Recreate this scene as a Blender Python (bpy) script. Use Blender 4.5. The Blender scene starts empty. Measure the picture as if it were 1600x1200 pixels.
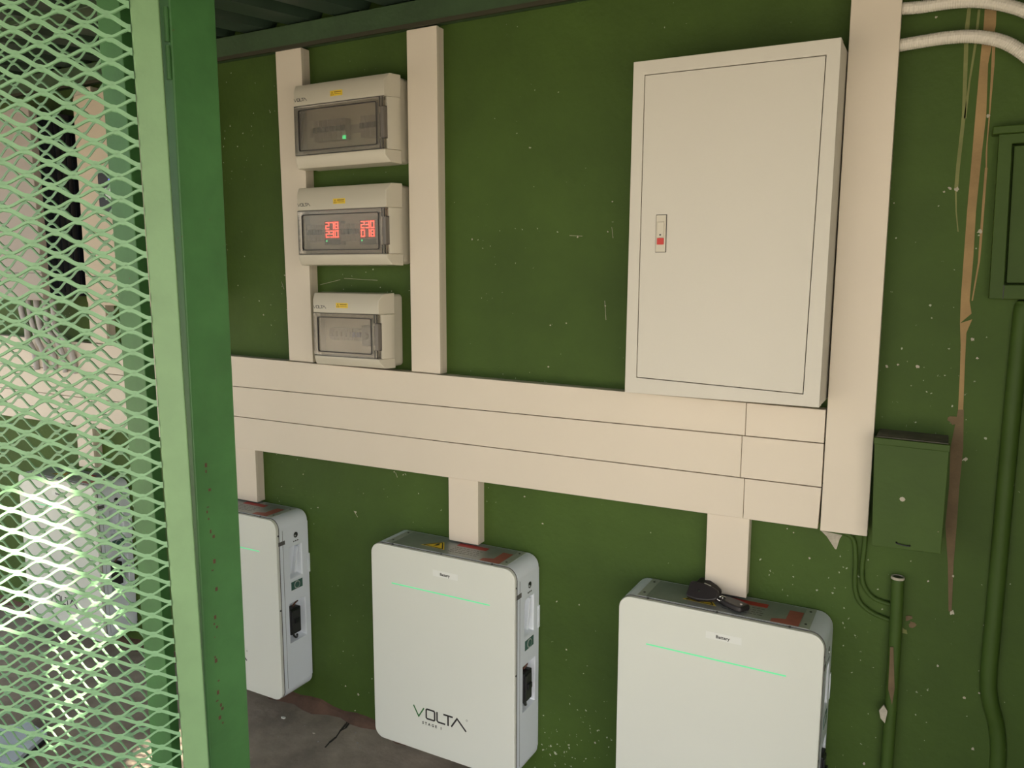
import bpy, bmesh, math, random
from mathutils import Vector, Matrix
random.seed(7)
sc = bpy.context.scene
COL = sc.collection
# ------------------------------------------------------------------ camera
F_PX = 1254.899
YAW, PITCH, ROLL = 0.499, -0.1388, 0.0019
CAM = Vector((1.6053, -1.9537, 1.4914))
fw = Vector((-math.sin(YAW)*math.cos(PITCH), math.cos(YAW)*math.cos(PITCH), math.sin(PITCH)))
rt0 = Vector((math.cos(YAW), math.sin(YAW), 0)); up0 = rt0.cross(fw)
rt = math.cos(ROLL)*rt0 + math.sin(ROLL)*up0
up = -math.sin(ROLL)*rt0 + math.cos(ROLL)*up0
cd = bpy.data.cameras.new('camera'); cam = bpy.data.objects.new('camera', cd); COL.objects.link(cam)
m = Matrix((rt, up, -fw)).transposed().to_4x4(); m.translation = CAM
cam.matrix_world = m
cd.sensor_width = 36; cd.lens = F_PX/1600*36; cd.clip_start = 0.02; cd.clip_end = 200
sc.camera = cam
# ------------------------------------------------------------------ light
SKY = 0.31; SUN = 24.0; EXPO = 0.48
SUN_DIR = Vector((-.67, .76, -.95)).normalized()      # the way the sunlight travels
w = bpy.data.worlds.new('sky'); sc.world = w; w.use_nodes = True
nt = w.node_tree; bg = nt.nodes['Background']
st = nt.nodes.new('ShaderNodeTexSky'); st.sky_type = 'NISHITA'; st.sun_disc = False
st.sun_elevation = math.asin(-SUN_DIR.z); st.sun_rotation = math.radians(140); st.air_density = 1.0; st.dust_density = 3.0
hs = nt.nodes.new('ShaderNodeHueSaturation'); hs.inputs['Saturation'].default_value = .55
nt.links.new(st.outputs[0], hs.inputs['Color']); nt.links.new(hs.outputs[0], bg.inputs[0])
bg.inputs[1].default_value = SKY
sl = bpy.data.lights.new('sun', 'SUN'); sl.energy = SUN; sl.angle = math.radians(.8); sl.color = (1, .91, .74)
so = bpy.data.objects.new('sun', sl); COL.objects.link(so)
so.rotation_euler = SUN_DIR.to_track_quat('-Z', 'Y').to_euler(); so.location = (3, -5, 5)
sc.view_settings.view_transform = 'Standard'; sc.view_settings.look = 'None'
sc.view_settings.gamma = 1; sc.view_settings.exposure = EXPO; sc.view_settings.use_curve_mapping = False

# ------------------------------------------------------------------ helpers
def _ray(px, py): return rt*((px-800)/F_PX) + up*((600-py)/F_PX) + fw
def at(px, py, Y=0.0):                                # measured point on the plane y = Y
    d = _ray(px, py); return CAM + d*((Y-CAM.y)/d.y)
def atz(px, py, Z):
    d = _ray(px, py); return CAM + d*((Z-CAM.z)/d.z)
def lin(p, q, Y):                                     # height of a measured line as a function of x
    a, b = at(*p, Y), at(*q, Y); k = (b.z-a.z)/(b.x-a.x)
    return lambda x: a.z + k*(x-a.x)
FLOOR = .009

def s2l(c): return tuple(((v/255)/12.92 if v/255 <= .04045 else ((v/255+.055)/1.055)**2.4) for v in c)
def mat(name, col, rough=.5, metal=0, noise=None, bump=None, spec=.5, coat=0, emit=None, estr=1, speck=None):
    """col: linear colour; noise=(scale, amount); bump=(scale, strength); speck=(scale, threshold, colour)"""
    M = bpy.data.materials.new(name); M.use_nodes = True; n = M.node_tree; b = n.nodes['Principled BSDF']
    b.inputs['Roughness'].default_value = rough; b.inputs['Metallic'].default_value = metal
    b.inputs['Specular IOR Level'].default_value = spec; b.inputs['Coat Weight'].default_value = coat
    b.inputs['Base Color'].default_value = (*col, 1)
    tc = n.nodes.new('ShaderNodeTexCoord')
    out = None
    if noise:
        t = n.nodes.new('ShaderNodeTexNoise'); t.inputs['Scale'].default_value = noise[0]; t.inputs['Detail'].default_value = 6; t.inputs['Roughness'].default_value = .6
        n.links.new(tc.outputs['Object'], t.inputs['Vector'])
        r = n.nodes.new('ShaderNodeValToRGB'); a = noise[1]
        r.color_ramp.elements[0].position = .3; r.color_ramp.elements[1].position = .7
        r.color_ramp.elements[0].color = (*[c*(1-a) for c in col], 1); r.color_ramp.elements[1].color = (*[min(1, c*(1+a)) for c in col], 1)
        n.links.new(t.outputs['Fac'], r.inputs['Fac']); out = r.outputs[0]
    if speck:
        t = n.nodes.new('ShaderNodeTexNoise'); t.inputs['Scale'].default_value = speck[0]; t.inputs['Detail'].default_value = 3
        n.links.new(tc.outputs['Object'], t.inputs['Vector'])
        t2 = n.nodes.new('ShaderNodeTexNoise'); t2.inputs['Scale'].default_value = 2.3; t2.inputs['Detail'].default_value = 3
        n.links.new(tc.outputs['Object'], t2.inputs['Vector'])
        ad = n.nodes.new('ShaderNodeMath'); ad.operation = 'MULTIPLY_ADD'; ad.inputs[1].default_value = .35
        n.links.new(t2.outputs['Fac'], ad.inputs[0]); n.links.new(t.outputs['Fac'], ad.inputs[2])
        r = n.nodes.new('ShaderNodeValToRGB'); r.color_ramp.elements[0].position = speck[1]; r.color_ramp.elements[1].position = speck[1]+.02
        r.color_ramp.elements[0].color = (0, 0, 0, 1); r.color_ramp.elements[1].color = (1, 1, 1, 1)
        n.links.new(ad.outputs[0], r.inputs['Fac'])
        mx = n.nodes.new('ShaderNodeMix'); mx.data_type = 'RGBA'; n.links.new(r.outputs[0], mx.inputs['Factor'])
        if out: n.links.new(out, mx.inputs[6])
        else: mx.inputs[6].default_value = (*col, 1)
        mx.inputs[7].default_value = (*speck[2], 1); out = mx.outputs[2]
    if out: n.links.new(out, b.inputs['Base Color'])
    if bump:
        t = n.nodes.new('ShaderNodeTexNoise'); t.inputs['Scale'].default_value = bump[0]; t.inputs['Detail'].default_value = 5
        n.links.new(tc.outputs['Object'], t.inputs['Vector'])
        bp = n.nodes.new('ShaderNodeBump'); bp.inputs['Strength'].default_value = bump[1]; bp.inputs['Distance'].default_value = .004
        n.links.new(t.outputs['Fac'], bp.inputs['Height']); n.links.new(bp.outputs[0], b.inputs['Normal'])
    if emit:
        b.inputs['Emission Color'].default_value = (*emit, 1); b.inputs['Emission Strength'].default_value = estr
    return M
G = {}
G['wall'] = mat('painted plaster green', (.048, .088, .012), .66, spec=.3, noise=(3.2, .18), bump=(55, .35), speck=(75, .893, (.35, .38, .27)))
G['steel'] = mat('green gate paint with glare', (.155, .275, .125), .45, noise=(9, .10), bump=(90, .08))  # same green as the post, paled by glare put into the colour
G['steelp'] = mat('green post paint', (.055, .165, .047), .45, noise=(12, .14), bump=(60, .12), speck=(60, .93, (.10, .07, .03)))
G['strand'] = mat('green mesh paint', (.17, .33, .17), .45, noise=(30, .10))
G['beam'] = mat('green roof timber paint', (.035, .070, .025), .6, noise=(7, .25), bump=(40, .3))
G['roof'] = mat('roof sheet green', (.030, .055, .035), .5, noise=(5, .2))
G['box'] = mat('green painted metal box', (.045, .084, .0115), .6, spec=.3, noise=(6, .12), bump=(60, .15), speck=(45, .94, (.30, .26, .18)))
G['pvc'] = mat('cream trunking plastic', (.665, .585, .475), .42, noise=(2.5, .025), bump=(200, .02))
G['pvcd'] = mat('cream trunking base plastic', (.62, .54, .435), .45, noise=(3, .03))
G['panel'] = mat('powder coated steel light grey', (.575, .54, .465), .42, noise=(2, .02), bump=(240, .05))
G['front'] = mat('battery front white', (.64, .65, .58), .33, noise=(2, .015))
G['shell'] = mat('battery shell skylit white', (.70, .74, .79), .30, noise=(3, .02))  # blue of the skylight is mixed into the white
G['labelw'] = mat('white paper label', (.69, .70, .65), .45)
G['plate'] = mat('brushed steel plate', (.36, .38, .365), .42, metal=.6, noise=(14, .15), bump=(25, .08))
G['flange'] = mat('galvanised flange', (.50, .51, .49), .38, metal=.5, noise=(20, .12))
G['black'] = mat('black plastic', (.012, .012, .014), .35)
G['dark'] = mat('dark grey plastic', (.035, .034, .036), .35)
G['fob'] = mat('dark fob plastic', (.020, .016, .017), .42)
G['chrome'] = mat('chrome', (.7, .7, .7), .18, metal=1)
G['red'] = mat('red sticker', (.42, .035, .028), .5, noise=(60, .15))
G['redf'] = mat('faded red sticker', (.36, .10, .075), .5, noise=(30, .2))
G['yellow'] = mat('yellow sticker', (.75, .52, .03), .45)
G['ink'] = mat('black print', (.012, .010, .010), .5)
G['inkgrey'] = mat('grey print', (.10, .095, .09), .5)
G['inkgreen'] = mat('green print', (.03, .14, .035), .5)
G['led'] = mat('green light strip', (.10, .45, .22), .4, emit=(.14, .70, .30), estr=.42)
G['ledr'] = mat('red display segments', (.8, .05, .03), .4, emit=(1, .12, .08), estr=2.0)
G['ledrb'] = mat('red display backing', (.12, .03, .025), .3, emit=(.5, .06, .045), estr=.15)
G['ledg'] = mat('green indicator', (.05, .6, .2), .4, emit=(.05, .9, .3), estr=1.2)
G['db'] = mat('grey beige enclosure plastic', (.56, .515, .415), .42, noise=(4, .02))
G['dbin'] = mat('enclosure inner plate', (.62, .56, .46), .5)
G['din'] = mat('breaker grey plastic', (.36, .33, .29), .5)
G['blue'] = mat('blue toggles', (.05, .06, .32), .4)
G['sock'] = mat('dark green connector', (.05, .12, .10), .4)
G['recess'] = mat('white recess lining', (.60, .62, .64), .4)
G['conduit'] = mat('white corrugated conduit', (.70, .65, .56), .45)
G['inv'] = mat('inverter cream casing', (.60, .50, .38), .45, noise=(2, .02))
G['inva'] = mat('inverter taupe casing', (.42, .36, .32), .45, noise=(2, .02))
G['invs'] = mat('inverter black heat sink', (.010, .013, .022), .35)
G['cable'] = mat('grey white cable', (.45, .43, .42), .5)
G['dust'] = mat('dusty bare wood', (.13, .115, .085), .85, noise=(25, .3), bump=(60, .4))
G['patch'] = mat('brown plaster patch', (.33, .215, .095), .85, noise=(12, .18), bump=(70, .4))
G['patchd'] = mat('reddish plaster patch', (.14, .095, .048), .85, noise=(14, .25), bump=(70, .4))
G['patchg'] = mat('greenish plaster patch', (.18, .19, .065), .8, noise=(14, .22), bump=(70, .3))
G['chip'] = mat('bare plaster chip', (.42, .38, .30), .85, noise=(60, .2))
G['floor'] = mat('dirty cement floor', (.27, .222, .172), .85, noise=(5, .38), bump=(24, .7), speck=(50, .93, (.35, .33, .30)))
G['earth'] = mat('reddish cement skirting', (.10, .055, .036), .9, noise=(14, .35), bump=(30, .6))
G['crack'] = mat('crack filling', (.022, .018, .012), .9)
G['yard'] = mat('paved yard', (.27, .25, .22), .9, noise=(2, .15))
G['sun_blocker'] = mat('canopy sheet', (.25, .25, .24), .6)  # for the added, unseen sheet that blocks the sun
G['board'] = mat('pale blue board', (.55, .62, .70), .4)
G['edge'] = mat('brown green shadow line', (.035, .032, .014), .8)  # shadow under the wall plate as a dark colour, slightly brown
G['streak'] = mat('worn brown paint', (.085, .085, .040), .7, noise=(30, .3))
G['rust'] = mat('rust brown', (.10, .045, .028), .8, noise=(40, .3))
def smoked():
    M = bpy.data.materials.new('smoked clear plastic'); M.use_nodes = True; n = M.node_tree
    for x in list(n.nodes): n.nodes.remove(x)
    o = n.nodes.new('ShaderNodeOutputMaterial'); t = n.nodes.new('ShaderNodeBsdfTransparent'); g = n.nodes.new('ShaderNodeBsdfGlossy'); mx = n.nodes.new('ShaderNodeMixShader')
    d = n.nodes.new('ShaderNodeBsdfDiffuse'); d.inputs[0].default_value = (.46, .42, .36, 1); m2 = n.nodes.new('ShaderNodeMixShader'); m2.inputs[0].default_value = .22
    t.inputs[0].default_value = (.90, .87, .82, 1); g.inputs['Roughness'].default_value = .12
    f = n.nodes.new('ShaderNodeFresnel'); f.inputs[0].default_value = 1.45
    n.links.new(t.outputs[0], m2.inputs[1]); n.links.new(d.outputs[0], m2.inputs[2])
    n.links.new(f.outputs[0], mx.inputs[0]); n.links.new(m2.outputs[0], mx.inputs[1]); n.links.new(g.outputs[0], mx.inputs[2]); n.links.new(mx.outputs[0], o.inputs[0])
    return M
G['smoke'] = smoked()
G['smoked'] = mat('smoked plastic border', (.16, .14, .12), .25)

# ---- shape builders (all add to a bmesh, coordinates relative to the thing they belong to)
def B(): return bmesh.new()
def quadface(bm, vs): return bm.faces.new(vs)
def hexa(bm, p):                                      # p: 8 points, 0-3 one side, 4-7 the other
    v = [bm.verts.new(q) for q in p]
    for f in ((0, 1, 2, 3), (7, 6, 5, 4), (0, 4, 5, 1), (1, 5, 6, 2), (2, 6, 7, 3), (3, 7, 4, 0)): bm.faces.new([v[i] for i in f])
def box(bm, x0, x1, y0, y1, z0, z1):
    hexa(bm, [(x0, y0, z0), (x1, y0, z0), (x1, y1, z0), (x0, y1, z0), (x0, y0, z1), (x1, y0, z1), (x1, y1, z1), (x0, y1, z1)])
    return bm
def prism_y(bm, pts, y0, y1):                         # polygon of (x,z) extruded along y
    a = [bm.verts.new((x, y0, z)) for x, z in pts]; b = [bm.verts.new((x, y1, z)) for x, z in pts]
    bm.faces.new(a); bm.faces.new(b[::-1]); n = len(a)
    for i in range(n): bm.faces.new([a[i], b[i], b[(i+1) % n], a[(i+1) % n]])
    return bm
def prism_x(bm, pts, x0, x1):                         # polygon of (y,z) extruded along x
    a = [bm.verts.new((x0, y, z)) for y, z in pts]; b = [bm.verts.new((x1, y, z)) for y, z in pts]
    bm.faces.new(a); bm.faces.new(b[::-1]); n = len(a)
    for i in range(n): bm.faces.new([a[i], b[i], b[(i+1) % n], a[(i+1) % n]])
    return bm
def prism_z(bm, pts, z0, z1):
    a = [bm.verts.new((x, y, z0)) for x, y in pts]; b = [bm.verts.new((x, y, z1)) for x, y in pts]
    bm.faces.new(a); bm.faces.new(b[::-1]); n = len(a)
    for i in range(n): bm.faces.new([a[i], b[i], b[(i+1) % n], a[(i+1) % n]])
    return bm
def rrpts(x0, x1, z0, z1, r, k=5):
    P = []
    for cx, cz, a0 in ((x1-r, z1-r, 0), (x0+r, z1-r, 90), (x0+r, z0+r, 180), (x1-r, z0+r, 270)):
        for i in range(k+1):
            a = math.radians(a0+90*i/k); P.append((cx+r*math.cos(a), cz+r*math.sin(a)))
    return P
def ring_y(bm, outer, inner, y0, y1):                 # frame between two loops of equal length
    n = len(outer)
    A = [[bm.verts.new((x, y, z)) for x, z in L] for L in (outer, inner) for y in (y0, y1)]
    oa, ob, ia, ib = A
    for i in range(n):
        j = (i+1) % n
        bm.faces.new([oa[i], oa[j], ia[j], ia[i]]); bm.faces.new([ob[j], ob[i], ib[i], ib[j]])
        bm.faces.new([oa[j], oa[i], ob[i], ob[j]]); bm.faces.new([ia[i], ia[j], ib[j], ib[i]])
    return bm
def cyl(bm, c, r, h, axis='y', seg=14, r2=None):      # from c along axis by h
    r2 = r if r2 is None else r2; A = []; Bv = []
    for i in range(seg):
        a = 2*math.pi*i/seg; u, v = math.cos(a), math.sin(a)
        for L, rr, t in ((A, r, 0), (Bv, r2, h)):
            if axis == 'y': p = (c[0]+rr*u, c[1]+t, c[2]+rr*v)
            elif axis == 'x': p = (c[0]+t, c[1]+rr*u, c[2]+rr*v)
            else: p = (c[0]+rr*u, c[1]+rr*v, c[2]+t)
            L.append(bm.verts.new(p))
    bm.faces.new(A); bm.faces.new(Bv[::-1])
    for i in range(seg): bm.faces.new([A[i], Bv[i], Bv[(i+1) % seg], A[(i+1) % seg]])
    return bm
def smooth_path(pts, n=6):
    P = [Vector(p) for p in pts]; out = []
    for i in range(len(P)-1):
        a, b, c, d = P[max(i-1, 0)], P[i], P[i+1], P[min(i+2, len(P)-1)]
        for k in range(n):
            t = k/n
            out.append(.5*((2*b)+(-a+c)*t+(2*a-5*b+4*c-d)*t*t+(-a+3*b-3*c+d)*t**3))
    out.append(P[-1]); return out
def tube(bm, pts, r, seg=8, rfun=None, squash=1):
    P = [Vector(p) for p in pts]; rings = []; prev = None
    for i, p in enumerate(P):
        t = (P[min(i+1, len(P)-1)]-P[max(i-1, 0)]).normalized()
        u = prev if prev is not None else (Vector((0, 1, 0)) if abs(t.y) < .9 else Vector((1, 0, 0)))
        u = (u-t*u.dot(t)).normalized(); prev = u; v = t.cross(u)
        rr = rfun(i) if rfun else r
        rings.append([bm.verts.new(p+rr*(math.cos(2*math.pi*k/seg)*u*squash+math.sin(2*math.pi*k/seg)*v)) for k in range(seg)])
    for a, b in zip(rings, rings[1:]):
        for k in range(seg): bm.faces.new([a[k], a[(k+1) % seg], b[(k+1) % seg], b[k]])
    bm.faces.new(rings[0][::-1]); bm.faces.new(rings[-1]); return bm
def ribbon_y(bm, pts, wd, y0, y1, closed=False):      # flat stroke in the x-z plane with mitred corners
    P = [Vector(p) for p in pts]; n = len(P); L = []; R_ = []
    for i in range(n):
        a = P[i-1] if (i or closed) else None; b = P[(i+1) % n] if (i < n-1 or closed) else None
        d1 = (P[i]-a).normalized() if a is not None else None; d2 = (b-P[i]).normalized() if b is not None else None
        if d1 is None: d1 = d2
        if d2 is None: d2 = d1
        n1 = Vector((-d1.y, d1.x)); n2 = Vector((-d2.y, d2.x)); mm = (n1+n2).normalized(); k = wd/2/max(.45, mm.dot(n1))
        L.append(P[i]+mm*k); R_.append(P[i]-mm*k)
    rng = range(n) if closed else range(n-1)
    for i in rng:
        j = (i+1) % n
        q = [L[i], L[j], R_[j], R_[i]]
        hexa(bm, [(p.x, y0, p.y) for p in q]+[(p.x, y1, p.y) for p in q])
    return bm

def obj(name, bm, m, parent=None, bev=0, loc=None, smooth=False, seg=2):
    if isinstance(bm, bpy.types.Mesh): me = bm
    else:
        bmesh.ops.recalc_face_normals(bm, faces=bm.faces)
        me = bpy.data.meshes.new(name); bm.to_mesh(me); bm.free()
    me.materials.clear(); me.materials.append(G[m] if isinstance(m, str) else m)
    o = bpy.data.objects.new(name, me); COL.objects.link(o)
    if parent: o.parent = parent
    if loc is not None: o.location = loc
    if smooth:
        for p in me.polygons: p.use_smooth = True
    if bev:
        b = o.modifiers.new('bevel', 'BEVEL'); b.width = bev; b.segments = seg; b.limit_method = 'ANGLE'; b.angle_limit = math.radians(40)
        b.harden_normals = True
        for p in me.polygons: p.use_smooth = True
    return o
def thing(name, label, cat, loc=(0, 0, 0), group=None, rot=None):
    o = bpy.data.objects.new(name, None); COL.objects.link(o); o.location = loc; o.empty_display_size = .05
    if rot: o.rotation_euler = rot
    return tag(o, label, cat, group)
def tag(o, label, cat, group=None):
    o['label'] = label; o['category'] = cat
    if group: o['group'] = group
    return o
def struct(name, bm, m, bev=0, label=None):
    o = obj(name, bm, m, bev=bev); o['kind'] = 'structure'
    if label: o['label'] = label
    return o
def copy_tree(o, parent=None):
    c = o.copy(); COL.objects.link(c)
    if parent: c.parent = parent
    for ch in [k for k in o.children]: copy_tree(ch, c)
    return c
_txt = {}
def text_mesh(s, size, depth=.0003, xs=1.0, space=1.0):
    cu = bpy.data.curves.new('lettering', 'FONT'); cu.body = s; cu.size = size; cu.extrude = depth; cu.resolution_u = 2; cu.space_character = space; cu.offset = size*.02
    o = bpy.data.objects.new('lettering', cu); COL.objects.link(o)
    bpy.context.view_layer.update()
    me = bpy.data.meshes.new_from_object(o.evaluated_get(bpy.context.evaluated_depsgraph_get()))
    COL.objects.unlink(o); bpy.data.objects.remove(o); bpy.data.curves.remove(cu)
    me.transform(Matrix.Diagonal((xs, 1, 1, 1)))
    return me
def text(name, s, size, m, parent, loc, rot=(math.pi/2, 0, 0), xs=1.0, space=1.0):
    me = text_mesh(s, size, xs=xs, space=space); o = obj(name, me, m, parent, loc=loc); o.rotation_euler = rot; return o
def logo(parent, x, z, y, s, mv='inkgreen', mo='ink', full=False):
    """the wide five-letter word; x,z = left top corner, s = cap height"""
    k = s/.031; wd = (.0048 if s > .02 else .0062)*k
    T = lambda pts: [(x+a*k, z+b*k) for a, b in pts]
    v = ribbon_y(B(), T([(0, 0), (.018, -.031), (.037, -.001)]), wd*.85, y, y-.0004)
    obj('letter', v, mv, parent)
    bm = B()
    ribbon_y(bm, T([(.045, -.004), (.048, -.001), (.072, -.001), (.0745, -.004), (.0745, -.028), (.072, -.0305), (.048, -.0305), (.045, -.028)]), wd, y, y-.0004, closed=True)
    obj('letter', bm, mo, parent)
    obj('letter', ribbon_y(B(), T([(.083, 0), (.083, -.027), (.087, -.0305), (.111, -.0305)]), wd, y, y-.0004), mo, parent)
    bm = B(); ribbon_y(bm, T([(.105, -.0015), (.137, -.0015)]), wd, y, y-.0004); ribbon_y(bm, T([(.121, -.0015), (.121, -.0325)]), wd, y, y-.0004)
    obj('letter', bm, mo, parent)
    obj('letter', ribbon_y(B(), T([(.132, -.0315), (.1515, -.002), (.182, -.033)]), wd, y, y-.0004), mo, parent)

# ------------------------------------------------------------------ setting
wall = struct('wall_back', box(B(), -3.4, 2.6, 0, .2, -.1, 2.6), 'wall', label='dark green painted plaster wall behind the equipment')
wr = struct('shade_wall_right', box(B(), 2.06, 2.2, -.75, 0, -.1, 2.25), 'wall', label='added dark green side wall, unseen past the right edge, shading that side')  # added out of view to darken the right end of the wall
fl = struct('floor', box(B(), -3.4, 2.6, -1.12, 0, -.09, FLOOR), 'floor', label='dirty cement floor inside the cage')
yard = struct('ground', box(B(), -14, 16, -20, -1.12, -.12, -.01), 'yard', label='pale paved yard outside the cage')
bm = B(); n = 120; top = []; bot = []
for i in range(n+1):
    x = -3.4+6*i/n; j = .006*math.sin(i*1.7)+.004*math.sin(i*.63)
    top.append((x, .030+j)); bot.append((x, -.036-j*2))
for i in range(n):
    (xa, za), (xb, zb) = top[i], top[i+1]; ya, yb = bot[i][1], bot[i+1][1]
    v = [bm.verts.new(p) for p in ((xa, 0, za), (xb, 0, zb), (xb, -.010, zb-.004), (xa, -.010, za-.004), (xa, ya, FLOOR), (xb, yb, FLOOR))]
    bm.faces.new([v[0], v[1], v[2], v[3]]); bm.faces.new([v[3], v[2], v[5], v[4]])
bmesh.ops.remove_doubles(bm, verts=bm.verts, dist=1e-5)
struct('baseboard_back', bm, 'earth', label='rough reddish cement fillet where wall meets floor')
# roof sheet with trapezoid ribs running away from the wall
bm = B(); pitch = .182; x = -3.3; prof = []
while x < 2.6:
    prof += [(x, 0), (x+.085, 0), (x+.105, .034), (x+.150, .034), (x+.172, 0)]; x += pitch
def roofz(y): return 2.229+.10*(y+.05)
for (xa, za), (xb, zb) in zip(prof, prof[1:]):
    for y0, y1 in ((0.0, -1.62),):
        vs = [bm.verts.new((xx, yy, roofz(yy)+zz)) for xx, yy, zz in ((xa, y0, za), (xb, y0, zb), (xb, y1, zb), (xa, y1, za))]
        bm.faces.new(vs)
bmesh.ops.remove_doubles(bm, verts=bm.verts, dist=1e-5)
rs = obj('ceiling', bm, 'roof'); rs['kind'] = 'structure'; rs['label'] = 'dark green ribbed roof sheeting over the cage'
sd = rs.modifiers.new('thick', 'SOLIDIFY'); sd.thickness = .002; sd.offset = 1
z_lo = lin((345, 92), (636, 53), -.05)
bm = box(B(), -3.3, 2.55, -.05, 0, 2.163, 2.225); struct('trim_1', bm, 'beam', .003, label='green wall plate timber under the roof sheets')
bm = box(B(), -3.3, 2.55, -.052, -.044, 2.155, 2.166); struct('trim_shadow_line', bm, 'edge', label='painted shadow line under the wall plate, slightly brown')  # dark strip paints the shadow line below the beam, with slight brown
# purlin along the front of the cage
bm = box(B(), -3.3, 2.55, -1.06, -1.0, 2.085, 2.150); struct('trim_3', bm, 'beam', .003, label='green front beam carrying the roof sheets')
bm = box(B(), -3.3, 2.55, -.56, -.51, 2.165, 2.206); struct('trim_4', bm, 'beam', .003, label='green purlin halfway under the roof sheets')

# yard canopy added out of view; its hole shapes the sun patch
def canz(): return 2.42
Zc = canz()
def gate_pt(s, z):
    return Vector((.42-.643*s, -1.0-.766*s, z))
hole = []
for s, z in ((.166, 1.115), (.168, .92), (.257, .86), (.315, .83), (.39, .81), (.36, 1.06), (.29, 1.076)):
    p = gate_pt(s, z); t = (p.z-Zc)/(SUN_DIR.z); q = p-SUN_DIR*t; hole.append((q.x, q.y))
bm = B()
outer = [(-1.6, -1.2), (4.4, -1.2), (4.4, -4.6), (-1.6, -4.6)]
ov = [bm.verts.new((x, y, Zc)) for x, y in outer]; hv = [bm.verts.new((x, y, Zc)) for x, y in hole]
es = [bm.edges.new((ov[i], ov[(i+1) % 4])) for i in range(4)]+[bm.edges.new((hv[i], hv[(i+1) % len(hv)])) for i in range(len(hv))]
bmesh.ops.triangle_fill(bm, use_beauty=True, use_dissolve=False, edges=es)
hx = sum(p[0] for p in hole)/len(hole); hy = sum(p[1] for p in hole)/len(hole)
import mathutils
def inside(px, py, poly):
    r = False; j = len(poly)-1
    for i in range(len(poly)):
        if (poly[i][1] > py) != (poly[j][1] > py) and px < (poly[j][0]-poly[i][0])*(py-poly[i][1])/(poly[j][1]-poly[i][1])+poly[i][0]: r = not r
        j = i
    return r
bad = [f for f in bm.faces if inside(f.calc_center_median().x, f.calc_center_median().y, hole)]
bmesh.ops.delete(bm, geom=bad, context='FACES_ONLY')
can = thing('added_sun_blocker', 'added grey sheet canopy over the yard behind the camera', 'sun_blocker', (1.4, -2.9, -.01))
for v in bm.verts: v.co -= Vector((1.4, -2.9, -.01))
o = obj('blocker_sheet', bm, 'sun_blocker', can); sd = o.modifiers.new('t', 'SOLIDIFY'); sd.thickness = .004
for x, y in ((-1.45, -4.5), (4.3, -4.5), (4.3, -1.4), (-1.45, -1.3)):
    obj('post', box(B(), x-.03-1.4, x+.03-1.4, y-.03+2.9, y+.03+2.9, 0, Zc+.01), 'sun_blocker', can)

# ------------------------------------------------------------------ plaster patches, chips on the wall (children of the wall)
def wall_poly(name, L, R_, m, th=.0012, Y=0):         # strip between left and right pixel chains measured on the wall
    bm = B(); a = [at(*p, Y) for p in L]; b = [at(*p, Y) for p in R_]
    for i in range(len(a)-1):
        q = [a[i], a[i+1], b[i+1], b[i]]
        hexa(bm, [(p.x, -th, p.z) for p in q]+[(p.x, .001, p.z) for p in q])
    bmesh.ops.remove_doubles(bm, verts=bm.verts, dist=1e-5)
    return obj(name, bm, m, wall)
wall_poly('filled_chase', [(1540, -5), (1537, 40), (1531, 100), (1524, 180), (1519, 240), (1511, 330), (1506, 400), (1501, 470), (1500, 505)],
          [(1558, -5), (1556, 40), (1544, 100), (1541, 180), (1534, 240), (1525, 330), (1521, 400), (1515, 470), (1518, 490)], 'patch')
wall_poly('filled_chase', [(1500, 505), (1501, 540), (1500, 580), (1497, 640)], [(1519, 499), (1510, 520), (1508, 560), (1505, 640)], 'patch')
wall_poly('filled_chase', [(1497, 640), (1485, 700), (1483, 760), (1477, 820), (1481, 880), (1482, 955)],
          [(1506, 640), (1505, 700), (1499, 760), (1495, 820), (1490, 880), (1487, 955)], 'patchd')
wall_poly('filled_chase', [(1551, 50), (1549, 100), (1545, 180), (1540, 240), (1540, 262)], [(1556, 50), (1554, 100), (1547, 180), (1543, 225), (1542, 262)], 'patch')
wall_poly('filled_chase', [(1539, 262), (1536, 300), (1530, 380), (1528, 410), (1518, 470)], [(1543, 262), (1540, 300), (1534, 380), (1531, 410), (1520, 470)], 'patch')
wall_poly('filled_chase', [(1514, -5), (1507, 48), (1503, 180), (1494, 260), (1491, 295)], [(1519, -5), (1514, 48), (1509, 180), (1500, 260), (1497, 295)], 'patchg')
wall_poly('filled_chase', [(1528, 15), (1522, 70), (1513, 130), (1506, 185)], [(1532, 15), (1526, 70), (1516, 130), (1510, 185)], 'patchg')
wall_poly('filled_chase', [(1492, 296), (1493, 330), (1496, 362)], [(1495, 296), (1495, 330), (1498, 362)], 'patchg')
wall_poly('filled_chase', [(1283, 829), (1292, 838), (1305, 858)], [(1316, 836), (1312, 842), (1307, 858)], 'chip')
def blob(px, py, r, m='chip', th=.0015, sx=1, n=9):
    c = at(px, py); pts = []
    for k in range(n):
        a = 2*math.pi*k/n; q = r*.75*random.uniform(.5, 1.3); pts.append((c.x+q*sx*math.cos(a), c.z+q*math.sin(a)))
    return obj('paint_chip', prism_y(B(), pts, -th, .001), m, wall)
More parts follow.
